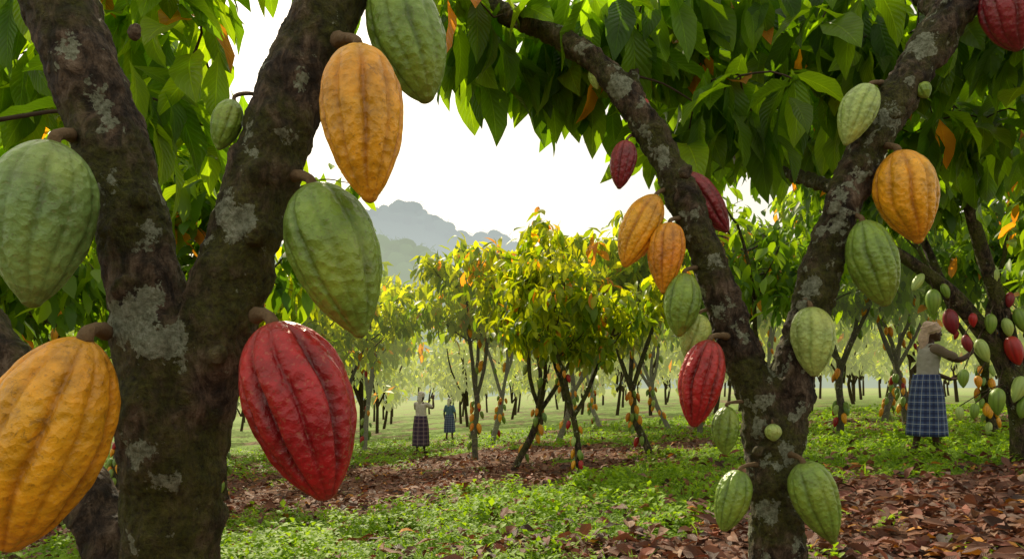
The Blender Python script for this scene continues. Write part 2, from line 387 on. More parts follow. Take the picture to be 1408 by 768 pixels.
Lp=[
(1.0,-.629,.325,-.662,.097,.136,'teal',(1.10,-.600,.332),.9),
(.92,-.586,.056,-.697,-.237,.150,'yellow',(1.06,-.560,.064),1.4),
(1.12,-.382,.382,-.404,.314,.046,'green',(1.17,-.345,.388),.7),
(1.0,-.330,.076,-.254,-.167,.146,'red',(1.08,-.352,.086),2.2),
(1.05,-.275,.266,-.206,.056,.131,'green',(1.12,-.305,.278),.95),
(1.0,-.212,.456,-.195,.241,.113,'yellow',(1.09,-.240,.465),1.4),
(1.15,-.172,.545,-.116,.379,.118,'green',(1.16,-.21,.560),.9)]
Rp=[
(2.25,.158,.326,.147,.260,.082,'dred',(2.4,.168,.335),1.4),
(2.2,.199,.252,.154,.153,.118,'yellow',(2.33,.224,.262),1.2),
(2.15,.218,.214,.208,.116,.110,'orange',(2.30,.244,.220),1.2),
(2.3,.236,.280,.297,.201,.108,'dred',(2.34,.222,.283),1.6),
(2.3,.183,.384,.183,.352,.036,'red',(2.4,.178,.395),1.),
(2.12,.238,.145,.229,.057,.108,'green',(2.25,.265,.152),.9),
(2.18,.258,.088,.241,.024,.092,'lgreen',(2.24,.280,.094),.9),
(2.05,.273,.053,.249,-.067,.125,'red',(2.16,.295,.058),2.1),
(2.12,.296,-.038,.293,-.105,.080,'green',(2.2,.330,-.033),.9),
(2.1,.314,-.126,.290,-.210,.102,'green',(2.17,.340,-.118),1.1),
(2.05,.400,-.115,.443,-.227,.130,'green',(2.15,.380,-.104),1.1),
(2.1,.410,.098,.416,.002,.122,'lgreen',(2.2,.400,.108),.9),
(2.12,.481,.217,.515,.099,.140,'green',(2.22,.462,.224),1.),
(2.12,.530,.313,.560,.185,.172,'yellow',(2.24,.500,.320),1.2),
(2.15,.492,.402,.458,.320,.108,'lgreen',(2.26,.508,.405),1.),
(2.2,.668,.545,.698,.450,.155,'dred',(2.28,.645,.55),1.5),
(2.4,.114,.429,.118,.397,.055,'lgreen',(2.45,.110,.440),.6),
(2.12,.358,-.062,.360,-.086,.048,'lgreen',(2.17,.358,-.060),.5),
(2.2,.560,.405,.572,.385,.046,'green',(2.26,.553,.41),.8)]
for d,a0,b0,a1,b1,w,k,at_,amp in Lp+Rp:
    near_pod(sv(d,a0,b0),sv(d-.01,a1,b1),w,k,sv(*at_),amp)

# ---------------------------------------------------------------- near trees (trunks)
def trunk_obj(name,limbs,knots,matl,parent,voxel,disp=.012,ns=.05):
    acc=Acc()
    for i,rows in enumerate(limbs):
        R=spline(rows,90)
        tube(acc,R[:,:3],R[:,3]*.92,28,lump=.035,seed=i*1.7+.4)
    for c,r in knots:
        ellip(acc,c,(r,r*.8,r));ellip(acc,np.array(c)+[r*.5,-r*.3,r*.5],(r*.6,r*.5,r*.5))
    me=acc.mesh(name,[matl]);o=new_obj(name,me,parent)
    rm=o.modifiers.new('fuse','REMESH');rm.mode='VOXEL';rm.voxel_size=voxel;rm.use_smooth_shade=True
    sm=o.modifiers.new('soft','SMOOTH');sm.iterations=4;sm.factor=.5
    for j,(s_,k_) in enumerate(((ns,disp),(ns*.3,disp*.55))):
        tx=bpy.data.textures.new(name+'_lumps','CLOUDS');tx.noise_scale=s_;tx.noise_depth=3
        dm=o.modifiers.new('lumps','DISPLACE');dm.texture=tx;dm.strength=k_;dm.mid_level=.5
    return o
def row(d,u,v,w):
    p=sv(d,(u-704)/1000,(520-v)/1000);return [*p,w*d/2000]
left_tree=empty('cocoa_tree',(0,0,0))
Lt=[[row(1.15,222,1420,240),row(1.15,228,1150,160),row(1.15,236,800,138),row(1.14,238,700,140),row(1.13,236,620,146),row(1.12,222,520,130),row(1.12,206,430,112),row(1.12,190,340,104),row(1.12,168,240,100),row(1.12,124,120,104),row(1.13,82,0,102),row(1.15,40,-140,96),row(1.2,0,-300,80)],
[row(1.14,240,680,110),row(1.14,262,570,124),row(1.13,288,480,118),row(1.12,314,400,110),row(1.12,344,300,104),row(1.12,376,200,102),row(1.13,415,100,100),row(1.14,456,0,96),row(1.16,505,-130,92),row(1.2,560,-280,80)],
[row(1.2,190,900,90),row(1.25,158,760,86),row(1.28,112,670,78),row(1.30,58,570,72),row(1.32,-2,480,70),row(1.35,-90,380,64),row(1.4,-200,200,50)]]
knots=[(sv(1.07,(350-704)/1000,.285),.018),(sv(1.07,(352-704)/1000,.198),.018),(sv(1.065,(172-704)/1000,.125),.017),(sv(1.07,(190-704)/1000,.247),.013),(sv(1.07,(300-704)/1000,.03),.014),(sv(1.07,(185-704)/1000,.475),.010),(sv(1.07,(235-704)/1000,-.12),.016)]
def pt(u,v,r,d=1.065):return (sv(d,(u-704)/1000,(520-v)/1000),r)
patches=[pt(158,128,.030),pt(166,160,.024),pt(175,445,.036),pt(222,470,.036),pt(205,405,.026),pt(322,300,.032),pt(345,200,.016),pt(425,118,.026),pt(468,20,.034),pt(205,318,.022),pt(198,612,.024),pt(408,252,.024),pt(265,740,.022),pt(226,660,.018),pt(355,390,.018),pt(90,60,.018),pt(290,660,.016)]
BARK_L=bark_material('bark_near',1.,patches,.63,True,1.35)
trunk_obj('trunk',Lt,knots,BARK_L,left_tree,.0040,.014)
right_tree=empty('cocoa_tree')
Rt=[[row(2.2,1062,1010,130),row(2.2,1070,860,90),row(2.2,1070,768,80),row(2.2,1064,680,78),row(2.2,1060,610,76),row(2.2,1042,545,62),row(2.2,1005,445,54),row(2.22,962,325,50),row(2.28,916,222,47),row(2.33,868,140,42),row(2.38,818,85,36),row(2.45,758,46,31),row(2.55,690,16,27),row(2.7,620,-30,22),row(2.9,520,-90,15)],
[row(2.2,1066,660,70),row(2.2,1082,560,66),row(2.2,1098,490,60),row(2.2,1115,425,57),row(2.2,1145,320,55),row(2.22,1190,212,55),row(2.24,1245,117,57),row(2.27,1310,17,60),row(2.3,1385,-90,56),row(2.35,1480,-200,50)],
[row(2.33,880,155,20),row(2.6,870,80,18),row(2.9,900,0,15),row(3.2,940,-80,12)],
[row(2.22,1190,215,22),row(2.7,1150,255,19),row(3.2,1090,240,17),row(3.8,1000,215,13),row(4.3,930,190,9)],
[row(2.3,1300,30,26),row(2.8,1240,-20,22),row(3.3,1150,-30,17),row(3.9,1060,0,12)]]
rpatch=[pt(1020,555,.035,2.13),pt(905,210,.035,2.23),pt(940,300,.035,2.17),pt(1110,390,.04,2.13),pt(1150,300,.035,2.13),pt(1215,155,.035,2.15),pt(1060,700,.035,2.13),pt(1270,60,.035,2.2),pt(985,430,.03,2.15),pt(850,120,.035,2.3),pt(1085,620,.03,2.13),pt(1040,750,.03,2.13),pt(1180,230,.03,2.13)]
BARK_R=bark_material('bark_near_b',.8,rpatch,.59,True,1.25)
trunk_obj('trunk',Rt,[(sv(2.13,.238,.285),.022),(sv(2.13,.44,.235),.022),(sv(2.13,.40,.10),.02),(sv(2.13,.34,-.10),.022),(sv(2.14,.53,.365),.02)],BARK_R,right_tree,.006,.03,.07)

# ---------------------------------------------------------------- near canopy
def connect(acc,tips,nodes,rmin=.003):
    tips=np.asarray(tips);nodes=np.asarray(nodes)
    d=np.linalg.norm(tips[:,None]-nodes[None],axis=2);best=d.min(1);bi=nodes[d.argmin(1)]
    alive=np.ones(len(tips),bool)
    while alive.any():
        i=np.where(alive,best,1e9).argmin();a=tips[i];b=bi[i];L=best[i]
        mid=(a+b)/2+np.array([rng.normal(0,.06),rng.normal(0,.06),.08])*L
        P=spline([b,mid,a],5);tube(acc,P,np.linspace(rmin+.006*min(L,1),rmin,5),5,col=(.05,.035,.02),m=1,caps=False)
        alive[i]=False;dd=np.linalg.norm(tips-a,axis=1);u=dd<best;best[u]=dd[u];bi[u]=a
def canopy(name,parent,vols,nodes,dark,light,k=7,Lr=(.16,.28),segs=8,ac=2,oldf=.03):
    acc=Acc();tips=[]
    for (c,r,n) in vols:
        q=rng.normal(0,1,(n,3));q=nrm(q)*rng.uniform(0,1,(n,1))**.4
        tips.append(np.asarray(c)+q*np.asarray(r))
    tips=np.concatenate(tips)
    whorls(acc,tips,k,Lr,dark,light,segs,ac,oldf,pitch=(.0,1.35))
    connect(acc,tips,nodes)
    return new_obj(name,acc.mesh(name,[LEAF_NEAR,TWIG]),parent)
def rows_pts(rows,n=40,z=None):
    return spline(rows,n)[:,:3]
nodesR=np.vstack([rows_pts(r) for r in Rt]);nodesR=nodesR[nodesR[:,2]>2.1]
D1=(.035,.090,.007);L1=(.13,.25,.012)
S=lambda d,u,v:sv(d,(u-704)/1000,(520-v)/1000)
canopy('foliage',right_tree,[
 (S(2.7,690,30),(.26,.35,.14),16),(S(2.8,800,50),(.30,.4,.17),20),(S(3.0,930,40),(.45,.5,.24),32),(S(3.0,1110,40),(.5,.5,.28),32),(S(3.0,1330,40),(.55,.5,.28),30),
 (S(2.6,1010,140),(.25,.3,.12),12),(S(3.2,1330,150),(.45,.5,.22),20),(S(4.4,1150,60),(1.5,.7,.6),80),(S(4.2,880,20),(.7,.6,.36),28),(S(4.4,1380,160),(.7,.6,.4),36),(S(4.6,1060,180),(.6,.5,.22),26),(S(4.4,920,170),(.3,.4,.14),9)],
 nodesR,D1,L1,Lr=(.19,.32),k=7)
nodesL=np.vstack([rows_pts(r) for r in Lt]);nodesL=nodesL[nodesL[:,2]>1.75]
canopy('foliage',left_tree,[
 (S(2.0,240,-20),(.28,.3,.13),14),(S(1.9,240,130),(.14,.25,.10),7),(S(2.1,20,30),(.28,.3,.22),11),(S(2.2,500,-70),(.35,.3,.10),9),(S(2.3,170,50),(.28,.3,.2),10),(S(2.6,60,200),(.3,.3,.25),9),(S(2.2,340,140),(.10,.2,.05),2)],
 nodesL,(.06,.14,.010),(.18,.30,.015),Lr=(.17,.27))

# ---------------------------------------------------------------- plantation trees
PK=['green','lgreen','yellow','orange','red','yellow','teal','orange','yellow','green']
def gen_tree(seed,H=4.3,dark=(.045,.10,.012),light=(.16,.24,.02),segs=4,ac=1,npods=34,k=8,Lr=(.19,.30),who=.03,sub=6):
    r=np.random.default_rng(seed);wood=Acc();fol=Acc();pods=Acc();tips=[];low=[]
    def grow(p,d,L,rad,lev):
        n=6;pts=[p];dd=nrm(d)
        for i in range(n):
            dd=nrm(dd+r.normal(0,.13,3)+np.array([0,0,(.0,.10,.03,-.05)[lev]]))
            pts.append(pts[-1]+dd*L/n)
        pts=np.array(pts);e=(.75,.45,.4,.4)[lev]
        tube(wood,spline(pts,10),np.linspace(rad,rad*e,10),(9,8,5,4)[lev],lump=.06 if lev<2 else 0,seed=seed+lev,caps=False)
        if lev<=1:low.append((pts,rad))
        if lev==0:
            m=r.integers(3,5);a0=r.uniform(0,6.28)
            for j in range(m):
                a=a0+j*2*np.pi/m+r.normal(0,.25);t=r.uniform(.35,.70)
                grow(pts[-1]-dd*L*.05*j,[np.cos(a)*t,np.sin(a)*t,1],H*.49,rad*.62,1)
        elif lev==1:
            for j in range(sub):
                i=min(n,int(3+j*(n-2)/sub));a=r.uniform(0,6.28)
                grow(pts[i],dd*.5+np.array([np.cos(a),np.sin(a),r.uniform(-.2,.5)]),H*.21,rad*.4,2)
            tips.append(pts[-1])
        elif lev==2:
            for j in range(5):
                i=2+j;a=r.uniform(0,6.28)
                grow(pts[min(i,n)],dd*.5+np.array([np.cos(a),np.sin(a),r.uniform(-.4,.5)]),H*.085,rad*.45,3)
            tips.append(pts[-1])
        else:
            tips.append(pts[-1]);tips.append(pts[3])
    grow(np.array([0,0,-.1]),np.array([r.normal(0,.12),r.normal(0,.12),1]),H*.28,.060*H/4.3,0)
    whorls(fol,tips,k,Lr,dark,light,segs,ac,.02,pitch=(.0,1.3),wr=(.34,.44),whorl_old=who,spread=.08,grad=(H*.55,H*.98))
    for j in range(npods):
        pts,rad=low[0] if r.uniform()<.4 else low[r.integers(0,len(low))]
        t=r.uniform(.25,.95 if pts is low[0][0] else .7)*(len(pts)-1);i=int(t);c=pts[i]+(pts[min(i+1,len(pts)-1)]-pts[i])*(t-i)
        a=r.uniform(0,6.28);o=np.array([np.cos(a),np.sin(a),0]);l=r.uniform(.11,.18)
        top=c+o*(rad*.9+.02);pod_geo(pods,top,top+o*l*.25+np.array([0,0,-l]),l*.5,PK[r.integers(0,len(PK))],12,20)
    return wood.mesh('trunk',[BARK_MID]),fol.mesh('foliage',[LEAF]),pods.mesh('pods',[PODF])
SUN=((.07,.15,.009),(.28,.36,.014));GRN=((.045,.12,.009),(.17,.30,.014))  # SUN: sunlit look put into the leaf colours, GRN: plain green
variants=[gen_tree(21,4.3,*SUN,who=.05),gen_tree(22,4.3,*SUN,who=.04),gen_tree(23,4.3,*SUN,who=.02),gen_tree(24,4.3,*GRN,who=.012),gen_tree(25,4.3,*GRN,who=.01),gen_tree(26,4.3,*GRN,who=.01)]
def place_tree(x,y,v,s=1.,rot=None,sz=None):
    e=empty('cocoa_tree',(x,y,float(ground_z(x,y))))
    e.rotation_euler=(0,0,random.uniform(0,6.28) if rot is None else rot);e.scale=(s,s,s if sz is None else sz)
    for nm,me in zip(('trunk','foliage','pods'),variants[v]):new_obj(nm,me,e)
T=[(0.0,12.4,0,1.12),(-.75,15.5,1,1.3),(.95,9.6,2,.82),(2.5,13,1,1.2),(1.2,19.9,0,1.5),(-3.5,15.5,2,1.2),(-5.6,19,0,1.45),(-7.5,18,1,1.4),(-10,21,3,1.5),(-4.6,23,2,1.5),
 (4.6,17.8,3,1.3),(3.7,11.0,4,1.2),(6.4,14.2,5,1.3),(8.4,15.5,3,1.3),(7.6,11.4,4,1.2),(10.3,13,5,1.3),(9.2,18,4,1.4),(12.5,16.5,3,1.4),
 (-2.75,6.3,3,1.05),(-5.6,9.0,4,1.3),(-4.3,11.0,2,1.15),(-7.4,13.6,3,1.3),(-4.9,5.6,5,1.15),(4.8,22,0,1.4),(-.6,22,1,1.5),(8,23,2,1.5),(-7.5,25,2,1.5),(3.2,26,1,1.5)]
for x,y,v,s in T:place_tree(x,y,v,s)
rt2=empty('cocoa_tree')
W=Acc()
R2=[[row(8.,1412,650,36),row(8.,1402,570,30),row(8.,1376,490,25),row(8.,1318,415,21),row(7.9,1250,358,17),row(7.8,1180,322,12)],
[row(8.,1402,575,26),row(8.,1388,470,22),row(7.8,1352,350,18),row(7.6,1322,250,14),row(7.4,1290,160,10)],
[row(8.,1395,540,22),row(8.1,1440,440,20),row(8.2,1480,300,15)],[row(7.9,1355,450,14),row(8.1,1300,395,12),row(8.4,1262,310,9)]]
for i,rw in enumerate(R2):
    Rr=spline(rw,24);tube(W,Rr[:,:3],Rr[:,3],10,lump=.06,seed=i)
new_obj('trunk',W.mesh('trunk',[BARK_MID]),rt2)
nR2=np.vstack([rows_pts(r,20) for r in R2]);allp=nR2.copy();nR2=nR2[nR2[:,2]>2.2]
acc=Acc();vols=[(S(7.8,1260,220),(.9,.8,.6),80),(S(7.8,1400,180),(.9,.9,.8),90),(S(8,1440,330),(.35,.6,.5),34),(S(8.3,1160,190),(.8,.8,.6),60),(S(8.3,1230,290),(.8,.8,.3),30)]
tips=[]
for c,r_,n in vols:
    q=nrm(rng.normal(0,1,(n,3)))*rng.uniform(0,1,(n,1))**.4;tips.append(c+q*np.array(r_))
tips=np.concatenate(tips);whorls(acc,tips,7,(.20,.32),(.045,.11,.008),(.16,.28,.015),5,1,.03,pitch=(.0,1.3))
connect(acc,tips,nR2,.005);new_obj('foliage',acc.mesh('foliage',[LEAF,TWIG]),rt2)
acc=Acc()
for u,v,h,kd in [(1262,388,24,'lgreen'),(1283,415,36,'green'),(1308,442,36,'dred'),(1330,472,24,'dred'),(1352,482,32,'lgreen'),(1364,378,32,'lgreen'),(1388,412,22,'dred'),(1395,482,40,'red'),(1404,440,34,'green'),(1372,552,38,'green'),(1400,535,36,'lgreen'),(1325,520,26,'green'),(1345,525,18,'orange'),(1362,445,28,'green'),(1320,568,20,'lgreen'),(1340,565,22,'green'),(1408,560,30,'green'),(1300,400,20,'green'),(1385,450,26,'lgreen'),(1338,440,20,'red')]:
    c=S(7.85,u,v);l=h*.0079;dx=rng.normal(0,.15)*l
    pod_geo(acc,c+np.array([dx,0,l/2]),c-np.array([dx,0,l/2]),l*.55,kd,16,30)
    q=allp[np.linalg.norm(allp-c-np.array([0,0,l]),axis=1).argmin()]
    a0=c+np.array([dx,0,l/2]);tube(acc,spline([a0,(a0+q)/2+np.array([0,0,.03]),q],6),.006,5,col=(.08,.06,.03),m=1,caps=False)
new_obj('pods',acc.mesh('pods',[PODF,TWIG]),rt2)

acc=Acc();n=0
for yy in np.arange(28,76,6.):
    for xx in np.arange(-yy*.85,yy*.85,4.4):
        x=xx+rng.normal(0,.8);y=yy+rng.normal(0,1.);g=float(ground_z(x,y));h=rng.uniform(5.,7.2)
        if abs(x/y+.088)<.035 and y<36: continue
        p0=np.array([x,y,g-.1]);top=p0+[rng.normal(0,.2),0,h*.45]
        tube(acc,spline([p0,(p0+top)/2+[rng.normal(0,.1),0,0],top],5),np.linspace(.1,.06,5),6,col=(.04,.03,.02),m=1,caps=False)
        for _ in range(3):
            e=top+[rng.normal(0,.9),rng.normal(0,.9),h*.3];tube(acc,spline([p0+[0,0,h*.22],(top+e)/2+[rng.normal(0,.2),0,-.3],e],5),np.linspace(.06,.03,5),5,col=(.04,.03,.02),m=1,caps=False)
        m_=95 if y<45 else 60
        q=nrm(rng.normal(0,1,(m_,3)))*rng.uniform(0,1,(m_,1))**.4
        tp=np.array([x,y,g+h*.63])+q*np.array([2.4,2.4,h*.36])
        tn=rng.uniform(.8,1.25)
        whorls(acc,tp,6,(.42,.65),np.array([.07,.14,.010])*tn,np.array([.26,.35,.02])*tn,2,1,.02,pitch=(-.1,1.2),wr=(.38,.55),spread=.18)
new_obj('distant_trees',acc.mesh('distant_trees',[LEAF_FAR,TWIG]))

# ---------------------------------------------------------------- ground
def green_mask(x,y):
    n=fbm(x*.55,y*.55,3)-.5
    n2=fbm(x*1.9,y*1.9,8)-.5
    G=lambda cx,cy,sx,sy:np.exp(-((x-cx)/sx)**2-((y-cy)/sy)**2)
    v=.38+.72*G(-.6,6.4,2.6,1.5)+.45*G(-3,5,2,2.2)+.75*G(6.3,10.3,2.9,2.9)+.35*G(1.6,8.2,1.2,1.)+.3*(1/(1+np.exp(-(y-21)/1.5)))-.38*G(1.9,4.6,1.5,1.0)-.5*G(4.3,6.0,1.9,1.3)-.28*G(-2,13.5,6,3.4)+.3*G(-.2,4.3,1.0,.8)
    return v+n*1.2+n2*1.1
xs=np.sinh(np.linspace(-6.2,6.2,420))*1.6
ys=np.concatenate([np.linspace(-25,2,30),2+np.sinh(np.linspace(0,5.6,360))[1:]*4.6])
X,Y=np.meshgrid(xs,ys,indexing='ij')
Zg=ground_z(X,Y)+(fbm(X*.8,Y*.8,5)-.5)*.14*np.exp(-Y/60)
gm=np.clip((green_mask(X,Y)-.42)/.2,0,1)
acc=Acc();idx=np.arange(X.size).reshape(X.shape)
Q=np.stack([idx[:-1,:-1],idx[1:,:-1],idx[1:,1:],idx[:-1,1:]],-1).reshape(-1,4)
acc.add(np.stack([X,Y,Zg],-1),Q,col=np.stack([gm]*3,-1).reshape(-1,3))
m,nt,out=mat('plantation_floor')
at=N(nt,'ShaderNodeAttribute',attribute_name='Col').outputs['Color'];tc=N(nt,'ShaderNodeTexCoord').outputs['Object']
vo=N(nt,'ShaderNodeTexVoronoi',i_Scale=11.);dn=noise(nt,tc,6,2).outputs['Color'];lk(nt,mixc(nt,.12,tc,dn),vo.inputs['Vector'])
sep=N(nt,'ShaderNodeSeparateColor');lk(nt,vo.outputs['Color'],sep.inputs[0])
br=ramp(nt,sep.outputs[0],[(0,(.05,.022,.013)),(.4,(.13,.055,.032)),(.75,(.22,.10,.06)),(1,(.30,.16,.10))])
fn=noise(nt,tc,30,5,.7).outputs[0];br=mixc(nt,1.,br,ramp(nt,fn,[(.3,(.40,.40,.40)),(.7,(1.3,1.25,1.2))]),'MULTIPLY')
gr=ramp(nt,fn,[(.3,(.04,.08,.006)),(.55,(.14,.25,.012)),(.75,(.28,.42,.03))])
gn2=noise(nt,tc,3.5,5,.7).outputs[0]
f=math_(nt,'ADD',at,math_(nt,'MULTIPLY_ADD',gn2,.9,-.45),clamp=True)
f=ramp(nt,f,[(.4,(0,0,0)),(.62,(1,1,1))])
col=mixc(nt,f,br,gr)
p=N(nt,'ShaderNodeBsdfPrincipled',i_Roughness=.9);lk(nt,col,p.inputs['Base Color']);p.inputs['Specular IOR Level'].default_value=.2
b=N(nt,'ShaderNodeBump',i_Strength=.8,i_Distance=.05);lk(nt,math_(nt,'ADD',fn,vo.outputs['Distance']),b.inputs['Height']);lk(nt,b.outputs[0],p.inputs['Normal'])
painted_haze(m,nt,p.outputs[0],out,20,150,.6)
new_obj('ground',acc.mesh('ground',[m]))
def gz(x,y):return ground_z(x,y)+(fbm(x*.8,y*.8,5)-.5)*.14*np.exp(-y/60)

def scatter(n,y0,y1,p=1.):
    y=y0*(y1/y0)**rng.uniform(0,1,n)**p
    x=rng.uniform(-1,1,n)*(.85*y+1.)
    return x,y
acc=Acc();x,y=scatter(28000,3.0,26)
g=green_mask(x,y);over=(g>=.46);keep=(~over)|(rng.uniform(0,1,len(x))<.24);x,y,over=x[keep],y[keep],over[keep];n=len(x)
az=rng.uniform(0,6.28,n);el=rng.normal(.12,.28,n)
Tv=np.stack([np.cos(az)*np.cos(el),np.sin(az)*np.cos(el),np.sin(el)],1);rl=rng.normal(0,.45,n)
Nv=nrm(np.array([0,0,1.])-Tv*Tv[:,2:3]);Sv=np.cross(Tv,Nv);Nv=Nv*np.cos(rl)[:,None]+Sv*np.sin(rl)[:,None]
cc=np.array([[.20,.080,.045],[.27,.125,.075],[.12,.05,.03],[.34,.20,.13],[.25,.08,.05],[.50,.22,.03],[.06,.03,.02]])[rng.choice(7,n,p=[.26,.16,.2,.07,.15,.05,.11])]*rng.uniform(.6,1.2,(n,1))
L=rng.uniform(.06,.20,n)
leaves(acc,np.stack([x,y,gz(x,y)+rng.uniform(.01,.06,n)+over*.05],1),Tv,Nv,L,L*rng.uniform(.35,.5,n),rng.uniform(.1,1.9,n),cc,4,1,.35,.13)
new_obj('leaf_litter',acc.mesh('leaf_litter',[LITTER]))
acc=Acc();x,y=scatter(42000,3.2,30,.9)
g=green_mask(x,y);keep=(g>.45+rng.normal(0,.07,len(x)));x,y,g=x[keep],y[keep],g[keep];n=len(x)
cl=fbm(x*2.6,y*2.6,21)
hgt=rng.uniform(.02,.10,n)*np.clip((g-.35)*2.2,.5,1.5)*np.clip((cl-.3)*4,.4,2.2)
k=5;P=np.repeat(np.stack([x,y,gz(x,y)+hgt],1),k,0);P+=rng.normal(0,.024,P.shape)*np.array([1,1,.9])
az=rng.uniform(0,6.28,n*k);el=rng.normal(.15,.45,n*k)
Tv=np.stack([np.cos(az)*np.cos(el),np.sin(az)*np.cos(el),np.sin(el)],1);Nv=nrm(np.array([0,0,1.])-Tv*Tv[:,2:3])
sz=np.repeat(np.clip(y*.0032+.028,.035,.10)*np.clip(cl*1.9,.6,1.6),k)*rng.uniform(.6,1.4,n*k)
ct=np.repeat(rng.uniform(0,1,(n,1))*.5+np.clip((cl-.3)*2,0,1)[:,None]*.3,k,0)+rng.uniform(0,.2,(n*k,1));cc=np.array([.075,.17,.010])*(1-ct)+np.array([.32,.48,.022])*ct
leaves(acc,P,Tv,Nv,sz,sz*rng.uniform(.45,.75,n*k),.6,cc,2,1,.25,.0,petiole=False)
x2,y2=scatter(24000,3.2,32);g2=green_mask(x2,y2);kp=g2>.5;x2,y2=x2[kp],y2[kp];n=len(x2)
az=rng.uniform(0,6.28,n);el=rng.uniform(.7,1.4,n);Tv=np.stack([np.cos(az)*np.cos(el),np.sin(az)*np.cos(el),np.sin(el)],1);Nv=nrm(np.array([0,0,1.])-Tv*Tv[:,2:3])
L=rng.uniform(.06,.2,n);leaves(acc,np.stack([x2,y2,gz(x2,y2)],1),Tv,Nv,L,.006+y2*.0006,rng.uniform(.3,1.4,n),np.array([.20,.34,.02])*rng.uniform(.6,1.3,(n,1)),3,1,.2,0,petiole=False)
new_obj('ground_herbs',acc.mesh('ground_herbs',[HERB]))

# ---------------------------------------------------------------- hills
def hill(name,y0,y1,ridge,colA,treeh,ntree,seed,hazef,hcol):
    m,nt,out=mat(name+'_forest_painted_haze')
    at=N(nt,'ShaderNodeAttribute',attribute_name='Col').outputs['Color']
    d=N(nt,'ShaderNodeBsdfDiffuse');lk(nt,at,d.inputs[0]);e=N(nt,'ShaderNodeEmission');e.inputs[0].default_value=(*hcol,1)  # hill haze painted as emission over the diffuse, stronger lower down
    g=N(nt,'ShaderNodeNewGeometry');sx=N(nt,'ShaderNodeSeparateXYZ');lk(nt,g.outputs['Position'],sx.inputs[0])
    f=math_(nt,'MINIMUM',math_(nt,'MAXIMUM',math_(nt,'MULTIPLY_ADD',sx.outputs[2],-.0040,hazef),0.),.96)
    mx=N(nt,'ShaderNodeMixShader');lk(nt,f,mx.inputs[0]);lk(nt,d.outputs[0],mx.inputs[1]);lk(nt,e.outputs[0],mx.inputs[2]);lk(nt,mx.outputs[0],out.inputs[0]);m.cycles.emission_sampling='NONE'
    acc=Acc();xs=np.linspace(-400,400,300);ys=np.linspace(y0,y1,60)
    X,Y=np.meshgrid(xs,ys,indexing='ij');t=(Y-y0)/(y1-y0)
    def hz_(x,t,y):
        pr=np.sin(np.clip(t*1.25,0,1)*np.pi/2)**.8
        return -6+(ridge(x)+6)*pr+(fbm(x*.03,y*.03,seed)-.5)*14*pr
    Z=hz_(X,t,Y)+(fbm(X*.25,Y*.25,4)-.5)*2
    idx=np.arange(X.size).reshape(X.shape);Q=np.stack([idx[:-1,:-1],idx[1:,:-1],idx[1:,1:],idx[:-1,1:]],-1).reshape(-1,4)
    acc.add(np.stack([X,Y,Z],-1),Q,col=colA)
    for i in range(ntree):
        tx=rng.uniform(-200,200);tt=rng.uniform(.45,.8) if i%3 else rng.uniform(.74,.80);ty=y0+tt*(y1-y0);tz=float(hz_(tx,tt,ty))
        hh=treeh*rng.uniform(.4,1.)*(1.6 if rng.uniform()<.12 else 1);c=np.array(colA)*rng.uniform(.3,1.6)
        ellip(acc,(tx,ty,tz+hh*.35),(hh*.5,hh*.5,hh*.38),8,6,col=c)
        n=22;Pp=np.array([tx,ty,tz+hh*.4])+nrm(rng.normal(0,1,(n,3)))*np.array([hh*.5,hh*.5,hh*.4])
        Tv=nrm(rng.normal(0,1,(n,3)));Nv=nrm(np.cross(Tv,rng.normal(0,1,(n,3))))
        leaves(acc,Pp,Tv,Nv,hh*.3,hh*.28,.5,c*rng.uniform(.6,1.3,(n,1)),1,1,.3,0,petiole=False)
    return new_obj(name,acc.mesh(name,[m]))
def ridgeF(x):
    return np.interp(x,[-400,-140,-90,-72,-58,-40,-25,-8,0,20,60,400],[50,58,76,84,90,84,72,74,70,60,46,38])
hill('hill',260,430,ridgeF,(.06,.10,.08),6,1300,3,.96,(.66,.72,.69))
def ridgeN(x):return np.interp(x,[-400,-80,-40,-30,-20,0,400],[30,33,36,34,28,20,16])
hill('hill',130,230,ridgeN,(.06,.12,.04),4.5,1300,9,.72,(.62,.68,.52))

# ---------------------------------------------------------------- people
SKIN=simple_mat('skin_dark',(.07,.036,.02),.5,30,.15)
def plaid(name,base,s1,s2,su,sv_):
    m,nt,out=mat(name);uv=N(nt,'ShaderNodeUVMap');sx=N(nt,'ShaderNodeSeparateXYZ');lk(nt,uv.outputs[0],sx.inputs[0])
    def st(o,fr,w,off=0):
        return math_(nt,'LESS_THAN',math_(nt,'FRACT',math_(nt,'ADD',math_(nt,'MULTIPLY',o,fr),off)),w)
    c=mixc(nt,math_(nt,'MULTIPLY',st(sx.outputs[0],su,.3),.6),base,s1)
    c=mixc(nt,math_(nt,'MULTIPLY',st(sx.outputs[1],sv_,.3),.6),c,s1)
    c=mixc(nt,math_(nt,'MULTIPLY',st(sx.outputs[0],su,.08,.4),.7),c,s2)
    c=mixc(nt,math_(nt,'MULTIPLY',st(sx.outputs[1],sv_,.08,.4),.7),c,s2)
    p=N(nt,'ShaderNodeBsdfPrincipled',i_Roughness=.9);lk(nt,c,p.inputs['Base Color']);lk(nt,p.outputs[0],out.inputs[0]);return m
PL_BLUE=plaid('blue_check_cloth',(.055,.09,.23),(.014,.02,.07),(.42,.46,.52),14,11)
PL_DARK=plaid('dark_print_cloth',(.09,.05,.10),(.02,.015,.04),(.35,.28,.25),9,9)
WHITE_CL=simple_mat('pale_cloth',(.62,.58,.52),.9,15,.15,.2)
GREY_CL=simple_mat('grey_cotton',(.40,.385,.35),.9,12,.15,.3)
BROWN_CL=simple_mat('brown_cotton',(.20,.155,.115),.9,12,.2,.3)
BLUE_CL=simple_mat('blue_cotton',(.10,.18,.30),.9,12,.15,.2)
